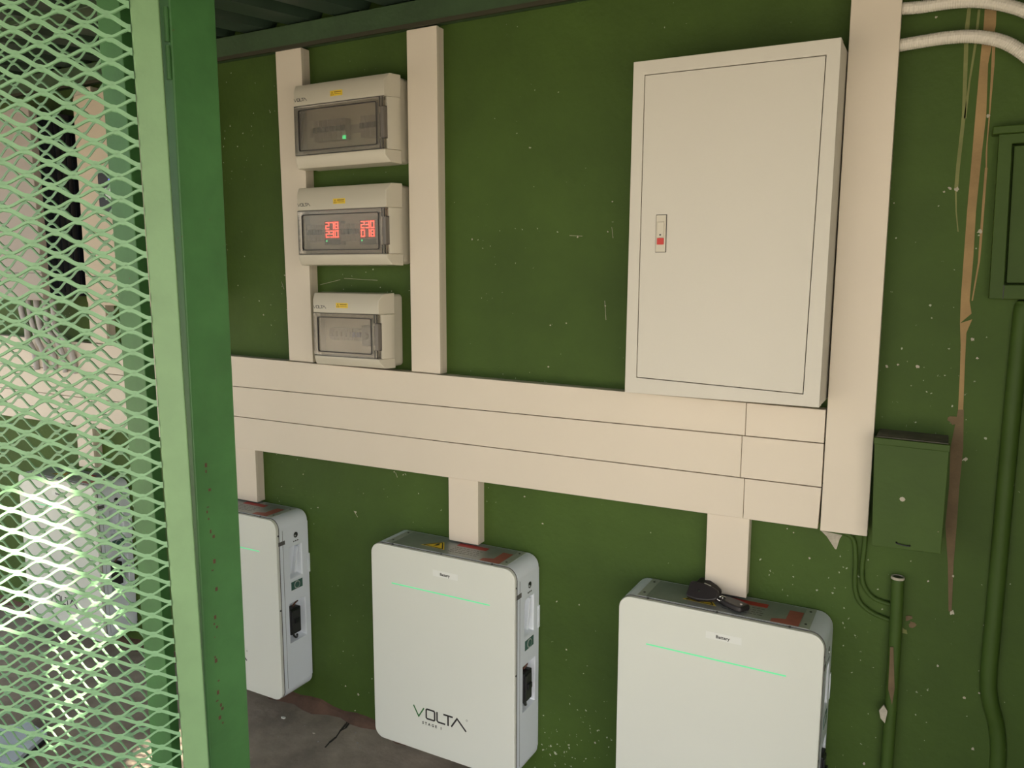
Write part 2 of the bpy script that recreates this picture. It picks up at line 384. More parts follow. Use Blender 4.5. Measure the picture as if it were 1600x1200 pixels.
for a in ((1495, 296, .008), (1484, 294, .005), (1475, 300, .003), (1527, 560, .004), (1544, 181, .005), (1531, 362, .006), (1520, 530, .005), (1434, 573, .005),
          (1508, 718, .006), (1488, 957, .008), (1489, 900, .003), (1507, 1090, .005), (1520, 1170, .004), (1450, 908, .003), (1350, 1193, .006), (1487, 655, .014, 'patchd'),
          (1420, 965, .012, 'patchd'), (1425, 975, .010, 'patchd'), (1413, 986, .010, 'patchg'), (1403, 570, .003), (1386, 572, .004), (1397, 317, .002), (1463, 27, .003),
          (738, 374, .003), (903, 370, .0035), (950, 362, .0025), (957, 315, .003), (857, 573, .003), (860, 508, .003), (946, 478, .003), (885, 505, .0025), (556, 800, .004),
          (630, 742, .003), (616, 737, .003), (497, 793, .003), (474, 741, .0025), (820, 776, .003), (848, 818, .003), (445, 430, .003), (412, 492, .003), (1230, 826, .003),
          (790, 905, .003), (1240, 832, .002), (1265, 872, .003), (537, 452, .0025), (612, 455, .0025), (870, 940, .003), (905, 945, .003), (930, 1160, .004), (885, 1015, .003),
          (1465, 1040, .003), (1530, 1083, .003), (1540, 1005, .002), (540, 1072, .004), (560, 1085, .005), (555, 1110, .004)):
    blob(*a)
# long scratches
def scratch(p, q, wd=.0012):
    a, b = at(*p), at(*q); return obj('scratch', ribbon_y(B(), [(a.x, a.z), (b.x, b.z)], wd, -.0008, .0005), 'chip', wall)
for p, q in (((618, 738), (621, 746)), ((553, 798), (559, 808)), ((538, 435), (590, 438)), ((500, 445), (532, 437)), ((956, 355), (958, 372)), ((945, 470), (947, 500)), ((440, 440), (444, 452)), ((890, 368), (910, 369))): scratch(p, q, .0009)

# ------------------------------------------------------------------ cable trunking
YT, YV = -.0495, -.0385
def trunk(label, xl, xr, zb, zt, Y, group, vertical=False, rot=0):
    """xl,xr,zb,zt are either numbers or pairs (bottom,top) / (left,right) so slight lean and sag are kept"""
    xlb, xlt = xl if isinstance(xl, tuple) else (xl, xl); xrb, xrt = xr if isinstance(xr, tuple) else (xr, xr)
    zbl, zbr = zb if isinstance(zb, tuple) else (zb, zb); ztl, ztr = zt if isinstance(zt, tuple) else (zt, zt)
    o = Vector(((xlb+xrb)/2, 0, (zbl+zbr)/2))
    t = thing('cable_trunking', label, 'trunking', o, group)
    def loop(d): return [(xlb+d-o.x, zbl+(d if not vertical else 0)-o.z), (xrb-d-o.x, zbr+(d if not vertical else 0)-o.z), (xrt-d-o.x, ztr-(d if not vertical else 0)-o.z), (xlt+d-o.x, ztl-(d if not vertical else 0)-o.z)]
    obj('trunking_base', prism_y(B(), loop(.0022), 0, Y+.008), 'pvcd', t, .001)
    obj('trunking_lid', prism_y(B(), loop(.0), Y+.012, Y), 'pvc', t, .0015)
    return t
def X(px, py, Y): return at(px, py, Y).x
L1 = lin((362, 556), (970, 611), YT); L2 = lin((360, 603), (1286, 693), YT); L3 = lin((364, 650), (1284, 762), YT); L4 = lin((368, 700), (1282, 828), YT)
xj1, xj2, xj3 = X(1165, 660, YT), X(1158, 715, YT), X(1162, 780, YT)
xe = X(1288, 693, YT)
g = 'wall trunking'
gp = .0009
for nm, top, bot, xj in (('top', L1, L2, xj1), ('middle', L2, L3, xj2), ('bottom', L3, L4, xj3)):
    trunk('long cream trunking length, %s one of the three stacked horizontal rows' % nm, -2.6, xj-.0005, (bot(-2.6)+gp, bot(xj)+gp), (top(-2.6)-gp, top(xj)-gp), YT, g)
    trunk('short cream trunking piece at the right end of the %s horizontal row' % nm, xj+.0005, (xe-.001-(.003 if nm == 'bottom' else 0), xe-.001), (bot(xj)+gp, bot(xe)+gp), (top(xj)-gp, top(xe)-gp), YT, g)
# wide riser on the right
a, b, c, d = at(1325, 0, YT), at(1410, 0, YT), at(1355, 838, YT), at(1282, 829, YT)
k1 = (a.x-d.x)/(a.z-d.z); k2 = (b.x-c.x)/(b.z-c.z); zt = 2.153; YP_ = -.155
trunk('tall wide cream trunking riser right of the white panel', (max(xe+.0015, at(1280, 637, YP_).x+.0015), max(a.x+k1*(zt-a.z), at(1315, 58, YP_).x+.002)), (c.x, b.x+k2*(zt-b.z)), (d.z, c.z), zt, YT-.002, g, True)
# two risers beside the small breaker boxes
trunk('cream trunking riser left of the three breaker boxes', (X(452, 562, YV), X(430, 79, YV)), (X(452, 562, YV)+.1, X(470, 75, YV)), (L1(-.26), L1(-.16)), at(430, 79, YV).z-.003, YV, g, True)
trunk('cream trunking riser right of the three breaker boxes', (X(643, 578, YV), X(635, 46, YV)), (X(688, 578, YV), X(682, 40, YV)), (L1(.23), L1(.33)), at(660, 43, YV).z, YV, g, True)
# drops to the batteries
trunk('short cream trunking drop above the battery beside the green post', X(398, 740, YV)-.1, X(398, 740, YV), L4(-.45), .9, YV, g, True) if False else None
zb = at(385, 782, YV).z
trunk('short cream trunking drop above the battery right beside the green post', X(400, 740, YV)-.1, X(400, 740, YV), (zb, zb), (L4(-.53), L4(-.43)), YV, g, True)
zb = at(725, 848, YV).z
trunk('short cream trunking drop above the middle battery', X(701, 800, YV), X(747, 800, YV), zb, (L4(.35), L4(.45)), YV, g, True)
zb = .703
trunk('longer cream trunking drop above the battery with the keys', X(1103, 860, YV), X(1169, 860, YV), zb, (L4(1.11), L4(1.21)), YV, g, True)
trunk('cream trunking drop above the battery behind the mesh', -1.40, -1.30, .722, (L4(-1.4), L4(-1.3)), YV, g, True)
trunk('shaded cream riser between the two inverters behind the mesh', -1.27, -1.17, (L1(-1.27), L1(-1.17)), 2.15, YV, g, True)

# ------------------------------------------------------------------ breaker boxes
def enclosure(label, p0, p1, zt, zb, wt, wb, kind, dep=.095):
    """p0,p1 = x range, zt/zb heights, wt/wb heights of the window"""
    x0, x1 = p0, p1; o = Vector(((x0+x1)/2, 0, zb)); W = (x1-x0)/2; H = zt-zb; a = wb-zb; b = wt-zb
    t = thing('breaker_box', label, 'breaker box', o, 'small breaker boxes')
    # back tub, slightly set back at the cover joint
    obj('back_tub', prism_y(B(), rrpts(-W+.003, W-.003, .004, H-.004, .012), 0, -.042), 'db', t, .002)
    # cover: top and bottom hoods with chamfered edges, narrow sides
    yF = -dep
    def hood(z0, z1, ch_top):
        bm = B(); c = .022
        if ch_top: P = [(-.040, z0), (yF, z0), (yF, z1-c), (yF+.014, z1-.002), (-.040, z1)]
        else: P = [(-.040, z1), (yF, z1), (yF, z0+c), (yF+.014, z0+.002), (-.040, z0)]
        A = []
        for (y, z) in P:
            ins = .0 if y > -.05 else (.007 if y > yF+.001 else .018)
            A.append((y, z, ins))
        l = [bm.verts.new((-W+i*.55, y, z)) for y, z, i in A]; r = [bm.verts.new((W-i, y, z)) for y, z, i in A]
        bm.faces.new(l); bm.faces.new(r[::-1])
        for i in range(len(A)): bm.faces.new([l[i], r[i], r[(i+1) % len(A)], l[(i+1) % len(A)]])
        return bm
    obj('cover_top', hood(b, H, True), 'db', t, .0025)
    obj('cover_bottom', hood(0, a, False), 'db', t, .0025)
    bm = B(); box(bm, -W, -W+.012, -.04, -.066, a, b); obj('side_wall', bm, 'db', t)
    bm = prism_z(B(), [(W, -.040), (W, -.060), (W-.016, yF+.012), (W-.022, yF+.012), (W-.022, -.040)], a, b); obj('side_wall', bm, 'db', t, .001)
    obj('inner_plate', box(B(), -W+.010, W-.02, -.0425, -.046, a-.002, b+.002), 'dbin', t)
    # door
    dx0, dx1 = -W+.010, W-.024
    d = obj('smoked_door', box(B(), dx0+.014, dx1-.018, yF+.004, yF+.001, a+.010, b-.010), 'smoke', t)
    o1 = rrpts(dx0, dx1, a+.001, b-.001, .002); i1 = rrpts(dx0+.016, dx1-.020, a+.012, b-.012, .006)
    rim = obj('door_rim', ring_y(B(), o1, i1, yF+.010, yF-.001), 'smoke', t)
    ln = obj('door_line', ring_y(B(), rrpts(dx0+.016, dx1-.020, a+.012, b-.012, .006), rrpts(dx0+.0178, dx1-.0218, a+.0138, b-.0138, .005), yF+.003, yF-.0022), 'ink', t)
    e = .0012
    bm = B(); box(bm, dx0, dx1+.006, yF+.001, yF-.0014, b-e, b); box(bm, dx0, dx1+.006, yF+.001, yF-.0014, a, a+e); obj('door_seam', bm, 'ink', t)
    zm = (a+b)/2; hh = (b-a)*.30
    obj('latch', prism_z(B(), [(dx1-.006, yF), (dx1-.004, yF-.005), (dx1+.004, yF-.005), (dx1+.008, yF), (dx1+.008, yF+.012), (dx1-.006, yF+.012)], zm-hh, zm+hh), 'smoked', t, .001)
    for zz in (zm-hh, zm+hh): obj('latch_line', box(B(), dx1-.006, dx1+.012, yF-.0008, yF+.006, zz-.0006, zz+.0006), 'ink', t)
    for xx in (dx1-.010, dx1-.001):
        for za, zb_ in ((a, zm-hh-.0008), (zm+hh+.0008, b)): obj('latch_line', box(B(), xx-.0005, xx+.0005, yF-.0014, yF+.004, za, zb_), 'ink', t)
    logo(t, -W+.011, b+.022, yF-.0001, .0085, 'inkgrey', 'inkgrey')
    # yellow sticker with sign and print
    sx = -W+(.150 if kind != 3 else .100)
    st = obj('warning_sticker', box(B(), sx, sx+.045, yF, yF-.0006, b+.016, b+.031), 'yellow', t)
    bm = B(); ribbon_y(bm, [(sx+.003, b+.019), (sx+.012, b+.019), (sx+.0075, b+.028)], .001, yF-.0006, yF-.0009, closed=True)
    box(bm, sx+.015, sx+.041, yF-.0006, yF-.0009, b+.0255, b+.0275); box(bm, sx+.015, sx+.041, yF-.0006, yF-.0009, b+.0205, b+.0215)
    obj('print', bm, 'rust', st)
    # modules on the rail
    zr = zm; yb = -.046
    obj('rail', box(B(), -W+.03, W-.045, yb, yb-.004, zr-.012, zr+.012), 'din', t)
    def module(xa, wv, col='din', tog='black', th=.05):
        mo = obj('breaker', box(B(), xa+.0005, xa+wv-.0005, yb, yb-.022, zr-th/2, zr+th/2), col, t, .001)
        obj('toggle', box(B(), xa+wv*.22, xa+wv*.78, yb-.022, yb-.031, zr-.006, zr+.009), tog, mo)
        return mo
    def meter(xa, txt):
        mo = obj('digital_meter', box(B(), xa, xa+.060, yb, yb-.024, zr-.036, zr+.034), 'din', t, .001)
        obj('display', box(B(), xa+.002, xa+.058, yb-.024, yb-.025, zr-.018, zr+.033), 'ledrb', mo)
        for r_, s_ in enumerate(txt):
            for c_, ch in enumerate(s_):
                seven(mo, ch, xa+.005+c_*.0175, zr+.0305-r_*.0245, yb-.0252, .0145, .021)
        obj('button_strip', box(B(), xa+.001, xa+.059, yb-.024, yb-.026, zr-.036, zr-.020), 'dark', mo)
        obj('indicator', cyl(B(), (xa+.009, yb-.026, zr-.025), .0028, -.001, 'y', 10), 'ledg', mo)
    SEG = {'0': 'abcdef', '1': 'bc', '2': 'abged', '3': 'abgcd', '4': 'fgbc', '5': 'afgcd', '6': 'afgedc', '7': 'abc', '8': 'abcdefg', '9': 'abcdfg'}
    def seven(par, ch, x, z, y, w_, h_):
        bm = B(); k = .0034
        S = {'a': (x, x+w_, z-k, z), 'g': (x, x+w_, z-h_/2-k/2, z-h_/2+k/2), 'd': (x, x+w_, z-h_, z-h_+k), 'f': (x, x+k, z-h_/2, z), 'b': (x+w_-k, x+w_, z-h_/2, z), 'e': (x, x+k, z-h_, z-h_/2), 'c': (x+w_-k, x+w_, z-h_, z-h_/2)}
        for s in SEG[ch]: box(bm, S[s][0], S[s][1], y, y-.0006, S[s][2], S[s][3])
        obj('digit', bm, 'ledr', par)
    if kind == 2:
        for k in range(4): module(-W+.021+k*.0175, .0175, 'din', 'dark')
        meter(-W+.092, ('278', '230'))
        for k in range(4): module(-W+.154+k*.0175, .0175, 'din', 'dark')
        meter(-W+.226, ('230', '018'))
    elif kind == 1:
        for k in range(7): module(-W+.060+k*.0175, .0175, 'din', 'black', .06)
        lg = obj('indicator', box(B(), -W+.172, -W+.182, yb-.022, yb-.026, zr-.030, zr-.020), 'ledg', t)
        for k in range(4): module(-W+.235+k*.0175, .0175, 'din', 'black', .06)
    else:
        for k in range(5): module(-W+.050+k*.0175, .0175, 'din', 'din', .036)
        for k in range(2): module(-W+.140+k*.0175, .0175, 'din', 'blue', .036)
        mo = obj('rotary_switch', box(B(), -W+.178, -W+.214, yb, yb-.03, zr-.03, zr+.03), 'dark', t, .002)
        obj('knob', cyl(B(), (-W+.196, yb-.030, zr), .011, -.012, 'y', 16), 'black', mo, .001)
    return t
YD = -.095
zz = lambda px, py, Y=YD: at(px, py, Y).z
enclosure('wide breaker box at the top with dark breakers behind smoked door', -.155, .205, zz(622, 114, -.06), zz(545, 258), zz(530, 158), zz(530, 238), 1)
enclosure('wide breaker box in the middle showing glowing red digital displays', -.155, .205, zz(560, 289, -.06), zz(545, 415), zz(530, 327), zz(530, 397), 2)
enclosure('small breaker box at the bottom with two blue toggles inside', X(486, 500, YD), X(630, 500, 0), zz(560, 457, -.06), zz(545, 574), zz(540, 490), zz(540, 558), 3)

# ------------------------------------------------------------------ big distribution panel
YP = -.155
pc = [at(976, 613, YP), at(1280, 637, YP), at(1315, 58, YP), at(990, 97, YP)]; o = Vector(((pc[0].x+pc[1].x)/2, 0, pc[0].z))
dc = [at(995, 589, YP), at(1254, 615, YP), at(1290, 87, YP), at(1008, 118, YP)]
dp = thing('distribution_panel', 'large white steel distribution panel with closed door on the green wall', 'electrical panel', o)
P = [(p.x-o.x, p.z-o.z) for p in pc]; D = [(p.x-o.x, p.z-o.z) for p in dc]
cx = sum(p[0] for p in D)/4; cz = sum(p[1] for p in D)/4
grow = lambda L, e: [(x+(e if x > cx else -e), z+(e if z > cz else -e)) for x, z in L]
obj('cabinet_body', prism_y(B(), grow(P, -.001), 0, YP+.02), 'panel', dp, .001)
obj('front_frame', ring_y(B(), P, grow(D, .0016), YP+.03, YP), 'panel', dp, .0012)
gap = obj('door_gap', prism_y(B(), grow(D, .003), YP+.0195, YP+.012), 'dark', dp)
door = obj('door', prism_y(B(), D, YP+.014, YP+.0006), 'panel', dp, .0008)
lk = at(1033, 365, YP)-o
lp = obj('lock_plate', box(B(), lk.x-.0115, lk.x+.0115, YP+.0006, YP-.003, lk.z-.0415, lk.z+.0415), 'db', door, .001)
lp2 = obj('lock_shadow_gap', box(B(), lk.x-.0125, lk.x+.0128, YP+.0006, YP-.0004, lk.z-.0425, lk.z+.0425), 'ink', door)
hd = obj('flip_handle', box(B(), lk.x-.008, lk.x+.008, YP-.003, YP-.006, lk.z-.008, lk.z+.026), 'db', door, .001)
obj('red_button', box(B(), lk.x-.008, lk.x+.008, YP-.003, YP-.0058, lk.z-.025, lk.z-.010), mat('red button', (.52, .03, .02), .4), door, .001, )
obj('keyway', cyl(B(), (lk.x, YP-.006, lk.z-.003), .002, -.0012, 'y', 10), 'dark', door)

# ------------------------------------------------------------------ batteries
BW, BD, BH = .2428, .1469, .616
def make_battery():
    t = thing('battery', '', 'battery', (0, 0, 0), 'wall batteries')
    obj('shell', prism_y(B(), rrpts(-BW, BW, 0, BH, .034, 7), -.004, -BD+.012), 'shell', t, .004)
    obj('front_cover', prism_y(B(), rrpts(-BW+.001, BW-.001, .001, BH-.001, .032, 7), -BD+.0125, -BD), 'front', t, .0025)
    obj('cover_groove', ring_y(B(), rrpts(-BW-.0004, BW+.0004, -.0004, BH+.0004, .034, 7), rrpts(-BW+.01, BW-.01, .01, BH-.01, .028, 7), -BD+.0128, -BD+.0118), 'inkgrey', t)
    obj('wall_bracket', box(B(), -BW+.02, BW+.002, 0, -.010, .40, .465), 'shell', t, .001)
    zt = BH
    pl = obj('top_plate', box(B(), -.178, .184, -.014, -.130, zt-.004, zt+.0012), 'plate', t)
    for s in (-1, 1):
        xa, xb = (-.200, -.178) if s < 0 else (.184, .206)
        f = obj('flange', box(B(), xa, xb, -.010, -.132, zt-.004, zt+.0016), 'flange', t, .0005)
        for y in (-.032, -.108): obj('screw', cyl(B(), ((xa+xb)/2, y, zt+.0016), .0030, .0012, 'z', 10), 'dark', f)
    for x in (-.17, .0, .165): obj('screw', cyl(B(), (x, -.136, zt-.001), .0032, .0022, 'z', 10), 'dark', t)
    # top stickers
    z1 = zt+.0013
    ws = obj('warning_sticker', prism_z(B(), [(-.094, -.100), (-.010, -.106), (-.045, -.052)], z1, z1+.0003), 'yellow', pl)
    bm = B(); tri = [Vector((-.086, -.0985)), Vector((-.018, -.1035)), Vector((-.046, -.059))]
    for i in range(3):
        p, q = tri[i], tri[(i+1) % 3]; d = (q-p).normalized(); nn = Vector((-d.y, d.x))*.0016
        prism_z(bm, [tuple(p+nn), tuple(q+nn), tuple(q-nn), tuple(p-nn)], z1+.0003, z1+.0006)
    prism_z(bm, [(-.052, -.070), (-.046, -.070), (-.048, -.080), (-.042, -.080), (-.055, -.096), (-.051, -.084), (-.057, -.084)], z1+.0003, z1+.0006)
    obj('bolt_sign', bm, 'ink', ws)
    rs_ = obj('red_sticker', box(B(), .002, .100, -.036, -.058, z1, z1+.0003), 'red', pl)
    rs2 = obj('faded_sticker', prism_z(B(), [(.150, -.045), (.182, -.045), (.182, -.128), (.120, -.128), (.120, -.110), (.150, -.100)], z1, z1+.0003), 'redf', pl)
    for i, (s, yy) in enumerate((('DANGER HIGH VOLTAGE', -.070), ('DO NOT OPEN COVER', -.084), ('NO USER PARTS', -.098))):
        pass
    bm = B()
    for yy in (-.070, -.082, -.094, -.106):
        x = .004
        while x < .095:
            L_ = random.uniform(.004, .012); box(bm, x, x+L_, yy, yy-.003, z1, z1+.0002); x += L_+.003
    obj('small_print', bm, 'inkgrey', pl)
    # front: light strip, label, logo
    obj('light_strip', box(B(), -.168, .164, -BD, -BD-.0006, .5005, .5040), 'led', t)
    lb = obj('name_label', box(B(), -.022, .062, -BD, -BD-.0004, .552, .570), 'labelw', t)
    text('lettering', 'Battery', .011, 'ink', lb, (.002, -BD-.0006, .557))
    logo(t, -.0964, .1405, -BD-.0001, .031)
    text('lettering', 'STAGE 1', .0115, 'ink', t, (-.066, -BD-.0003, .0895), space=1.75)
    ring = ring_y(B(), [(.088+.003*math.cos(a*.7854), .1425+.003*math.sin(a*.7854)) for a in range(8)], [(.088+.0022*math.cos(a*.7854), .1425+.0022*math.sin(a*.7854)) for a in range(8)], -BD, -BD-.0003)
    obj('lettering', ring, 'inkgrey', t)
    # right side
    xs = BW
    def sbox(y0, y1, z0, z1_, d=.0008, x=xs): return box(B(), x-.001, x+d, y0, y1, z0, z1_)
    gl = obj('side_seam', sbox(-.1195, -.1205, .035, BH-.04, .0006), 'inkgrey', t)
    obj('plug_hole', cyl(B(), (xs-.001, -.061, .546), .0095, .0014, 'x', 16), 'black', t)
    obj('plug_latch', cyl(B(), (xs, -.0655, .5445), .0028, .003, 'x', 10), 'flange', t)
    bm = B()
    for i in range(3): box(bm, xs-.001, xs+.0004, -.073+i*.009, -.068+i*.009, .524, .528)
    obj('small_print', bm, 'ink', t)
    obj('side_label', sbox(-.138, -.111, .528, .541), 'inkgrey', t)
    obj('screw', cyl(B(), (xs-.001, -.138, .563), .0028, .0018, 'x', 10), 'dark', t)
    obj('screw', cyl(B(), (xs-.001, -.140, .313), .0028, .0018, 'x', 10), 'dark', t)
    def ring_x(y0, y1, z0, z1_, wd, dep):
        bm = B(); x0_, x1_ = xs-.001, xs+dep
        box(bm, x0_, x1_, y0, y1, z0, z0+wd); box(bm, x0_, x1_, y0, y1, z1_-wd, z1_); box(bm, x0_, x1_, y0, y0+wd, z0+wd, z1_-wd); box(bm, x0_, x1_, y1-wd, y1, z0+wd, z1_-wd)
        return bm
    # recesses sunk into the shell: their lining stands in real depth (booleans below)
    cutters = []
    for (y0, y1, z0, z1_, dpt) in ((-.090, -.036, .402, .510, .020), (-.103, -.026, .186, .322, .026)):
        cutters.append((y0, y1, z0, z1_, dpt))
    ha = obj('lever', prism_z(B(), [(xs-.020, -.080), (xs-.004, -.083), (xs-.003, -.078), (xs-.018, -.070)], 0, .088), 'shell', t, .001, loc=(0, 0, .414)); ha.rotation_euler = (math.radians(-12), 0, 0); ha.location = (0, .012, .400)
    bz = obj('connector_panel', sbox(-.089, -.038, .363, .391, .001), 'sock', t)
    obj('connector_ring', cyl(B(), (xs+.001, -.0635, .377), .013, .001, 'x', 18), 'flange', bz)
    obj('connector_core', cyl(B(), (xs+.002, -.0635, .377), .010, .0006, 'x', 18), 'sock', bz)
    bk = obj('isolator_switch', box(B(), xs-.024, xs+.006, -.103, -.056, .214, .302), 'black', t, .003)
    obj('isolator_face', box(B(), xs+.006, xs+.0085, -.098, -.062, .222, .294), 'dark', bk, .001)
    obj('isolator_toggle', box(B(), xs+.0085, xs+.014, -.090, -.070, .252, .268), 'black', bk, .001)
    obj('cable', tube(B(), smooth_path([(xs-.012, -.080, .214), (xs-.006, -.076, .198), (xs-.010, -.062, .190), (xs-.02, -.05, .192)]), .0035), 'black', t, smooth=True)
    obj('cable', tube(B(), smooth_path([(xs-.012, -.075, .302), (xs-.004, -.070, .315), (xs-.014, -.05, .312)]), .003), 'rust', t, smooth=True)
    return t, cutters
bat, cut = make_battery()
shell = [c for c in bat.children if c.name.startswith('shell')][0]
# sink the recesses into the shell mesh
me = shell.data; bm = B(); bm.from_mesh(me)
side = None
bm.free()
from mathutils.bvhtree import BVHTree
def cut_recesses(shell, cuts):
    """rebuild the flat right side of the shell as a face with two sunken pockets"""
    bm = B(); bm.from_mesh(shell.data); bm.faces.ensure_lookup_table()
    f = max((f for f in bm.faces if f.normal.x > .99), key=lambda f: f.calc_area())
    ys = [v.co.y for v in f.verts]; zs = [v.co.z for v in f.verts]; y0, y1, z0, z1 = min(ys), max(ys), min(zs), max(zs)
    bm.faces.remove(f)
    yb = sorted({y0, y1, *[c[0] for c in cuts], *[c[1] for c in cuts]}); zb = sorted({z0, z1, *[c[2] for c in cuts], *[c[3] for c in cuts]})
    def q(pts): bm.faces.new([bm.verts.new(p) for p in pts])
    for i in range(len(yb)-1):
        for j in range(len(zb)-1):
            ym = (yb[i]+yb[i+1])/2; zm = (zb[j]+zb[j+1])/2
            if any(c[0] < ym < c[1] and c[2] < zm < c[3] for c in cuts): continue
            q([(BW, yb[i], zb[j]), (BW, yb[i+1], zb[j]), (BW, yb[i+1], zb[j+1]), (BW, yb[i], zb[j+1])])
    for a, b, c, d, dp_ in cuts:
        x = BW-dp_; e = .004
        O_ = [(BW, a, c), (BW, b, c), (BW, b, d), (BW, a, d)]; I_ = [(x, a+e, c+e*2), (x, b-e, c+e*2), (x, b-e, d-e), (x, a+e, d-e)]
        q(I_)
        for k in range(4): q([O_[k], O_[(k+1) % 4], I_[(k+1) % 4], I_[k]])
    bmesh.ops.remove_doubles(bm, verts=bm.verts, dist=1e-6)
    bmesh.ops.recalc_face_normals(bm, faces=bm.faces)
    bm.to_mesh(shell.data); bm.free()
    for p in shell.data.polygons: p.use_smooth = True
cut_recesses(shell, cut)
spots = [((.1456+.6313)/2, .0862, 'white wall battery in the middle, its whole front and logo in view'),
         ((.9249+1.4104)/2, .0795, 'white wall battery with black keys lying on its top'),
         (-.234-BW, .0896, 'white wall battery half hidden behind the green post'),
         (-1.393, .078, 'white wall battery seen through the green mesh gate')]
for i, (x, z, lab) in enumerate(spots):
    o = bat if i == 0 else copy_tree(bat)
    o.location = (x, 0, z); o['label'] = lab; o['category'] = 'battery'; o['group'] = 'wall batteries'

# ------------------------------------------------------------------ keys on the right battery
zt = .0795+BH+.0018
kc = atz(1122, 935, zt+.008)
keys = thing('key_bunch', 'bunch of black car key fobs lying on the right battery', 'keys', (kc.x, kc.y, zt))
def fob_shape(L_, W_, H_):
    bm = B(); pts = []
    for u, v in ((-.5, .40), (-.42, .5), (-.1, .52), (.25, .42), (.46, .30), (.5, .2), (.5, -.2), (.46, -.30), (.25, -.42), (-.1, -.52), (-.42, -.5), (-.5, -.40)): pts.append((u*L_, v*W_))
    prism_z(bm, pts, 0, H_); return bm
def place(o, px, py, z, ang, tilt=(0, 0)):
    q = atz(px, py, zt+z); o.location = (q.x-kc.x, q.y-kc.y, z); o.rotation_euler = (math.radians(tilt[0]), math.radians(tilt[1]), math.radians(ang))
f2 = obj('key_fob', fob_shape(.072, .046, .013), 'fob', keys, .004, seg=3); place(f2, 1106, 923, .013, -24, (26, 4))
obj('white_sticker', box(B(), -.012, .008, -.008, .008, .014, .0146), 'front', f2)
f1 = obj('key_fob', fob_shape(.076, .044, .015), 'fob', keys, .004, seg=3); place(f1, 1100, 928, .016, -8, (48, 0))
obj('fob_emblem', cyl(B(), (-.008, 0, .015), .0028, .0006, 'z', 12), 'chrome', f1)
f3 = obj('leather_pouch', fob_shape(.082, .042, .014), 'fob', keys, .005, seg=3); place(f3, 1143, 947, .001, 153, (4, 0))
obj('snap_button', cyl(B(), (-.029, .002, .014), .003, .0012, 'z', 12), 'chrome', f3)
r0 = atz(1122, 934, zt+.016)
rp = [(.011*math.cos(a*.3491), .011*math.sin(a*.3491)*.8, .004*math.sin(a*.7)) for a in range(19)]
obj('key_ring', tube(B(), rp, .0013, 6), 'chrome', keys, smooth=True, loc=(r0.x-kc.x, r0.y-kc.y, .016))
obj('key_chain', tube(B(), smooth_path([(0, 0, .018), (.006, -.006, .022), (.012, .002, .020), (.016, .008, .016)]), .0018, 6), 'chrome', keys, smooth=True, loc=(r0.x-kc.x, r0.y-kc.y, 0))

# ------------------------------------------------------------------ right side of the wall
# meter box
x0, x1, zt_, zb_ = 1.474, 1.6215, 1.141, .903
a = at(1362, 684, -.1); b_ = at(1484, 697, -.1); c_ = at(1470, 866, -.1); d_ = at(1357, 852, -.1)
o = Vector(((a.x+b_.x)/2, 0, d_.z))
mb = thing('meter_box', 'small green metal box with flat lid beside the wide riser', 'meter box', o)
Q = [(p.x-o.x+(.006 if i in (0, 3) else 0), p.z-o.z) for i, p in enumerate((a, b_, c_, d_))]
obj('box_body', prism_y(B(), [(Q[0][0]+.002, Q[0][1]), (Q[1][0]-.002, Q[1][1]), (Q[2][0]-.002, Q[2][1]+.004), (Q[3][0]+.002, Q[3][1]+.004)], 0, -.09), 'box', mb, .001)
obj('front_lid', prism_y(B(), [(Q[0][0], Q[0][1]-.012), (Q[1][0], Q[1][1]-.012), Q[2], Q[3]], -.089, -.1), 'box', mb, .0015)
obj('lid_rim', prism_y(B(), [(Q[0][0]-.001, Q[0][1]+.002), (Q[1][0]+.001, Q[1][1]+.002), (Q[1][0]+.001, Q[1][1]-.012), (Q[0][0]-.001, Q[0][1]-.012)], -.08, -.1035), 'box', mb, .001)
obj('dusty_top', prism_y(B(), [(Q[0][0]+.003, Q[0][1]+.004), (Q[1][0]-.003, Q[1][1]+.004), (Q[1][0]-.003, Q[1][1]-.002), (Q[0][0]+.003, Q[0][1]-.002)], 0, -.094), 'dust', mb)
h = at(1411, 850, -.1)-o
obj('catch', tube(B(), smooth_path([(h.x-.013, -.1, h.z+.002), (h.x-.011, -.104, h.z), (h.x+.011, -.104, h.z-.002), (h.x+.013, -.1, h.z)]), .0013, 6), 'black', mb, smooth=True)
q = at(1410, 780, -.1)-o
obj('paint_chip', prism_y(B(), [(q.x+.006*math.cos(k*.785)*random.uniform(.8, 1.1), q.z+.005*math.sin(k*.785)) for k in range(8)], -.1, -.1006), 'chip', mb)
# recessed cabinet at the right edge
o = Vector((1.80, 0, 1.438))
rc = thing('wall_cabinet', 'green recessed cabinet with framed door at the right edge', 'cabinet', o)
def rel(px, py, Y): p = at(px, py, Y); return (p.x-o.x, p.z-o.z)
A_ = rel(1561, 210, -.03); Bb = rel(1545, 467, -.03); Xr = .30
zt2 = A_[1]; zb2 = Bb[1]
outer = [(A_[0], zt2), (Xr, zt2), (Xr, zb2), (Bb[0]-.0, zb2)]
I0 = rel(1582, 224, -.03); I1 = rel(1569, 445, -.03)
inner = [(I0[0], I0[1]), (Xr-.05, I0[1]), (Xr-.05, I1[1]), (I1[0], I1[1])]
obj('cabinet_frame', ring_y(B(), outer, inner, 0, -.03), 'box', rc, .002)
obj('top_hood', box(B(), A_[0]-.012, Xr, 0, -.038, zt2+.0, zt2+.016), 'box', rc, .003)
obj('door', prism_y(B(), [(inner[0][0]+.004, inner[0][1]-.004), (inner[1][0]-.004, inner[1][1]-.004), (inner[2][0]-.004, inner[2][1]+.004), (inner[3][0]+.004, inner[3][1]+.004)], 0, -.020), 'box', rc, .001)
cr = rel(1567, 456, -.03)
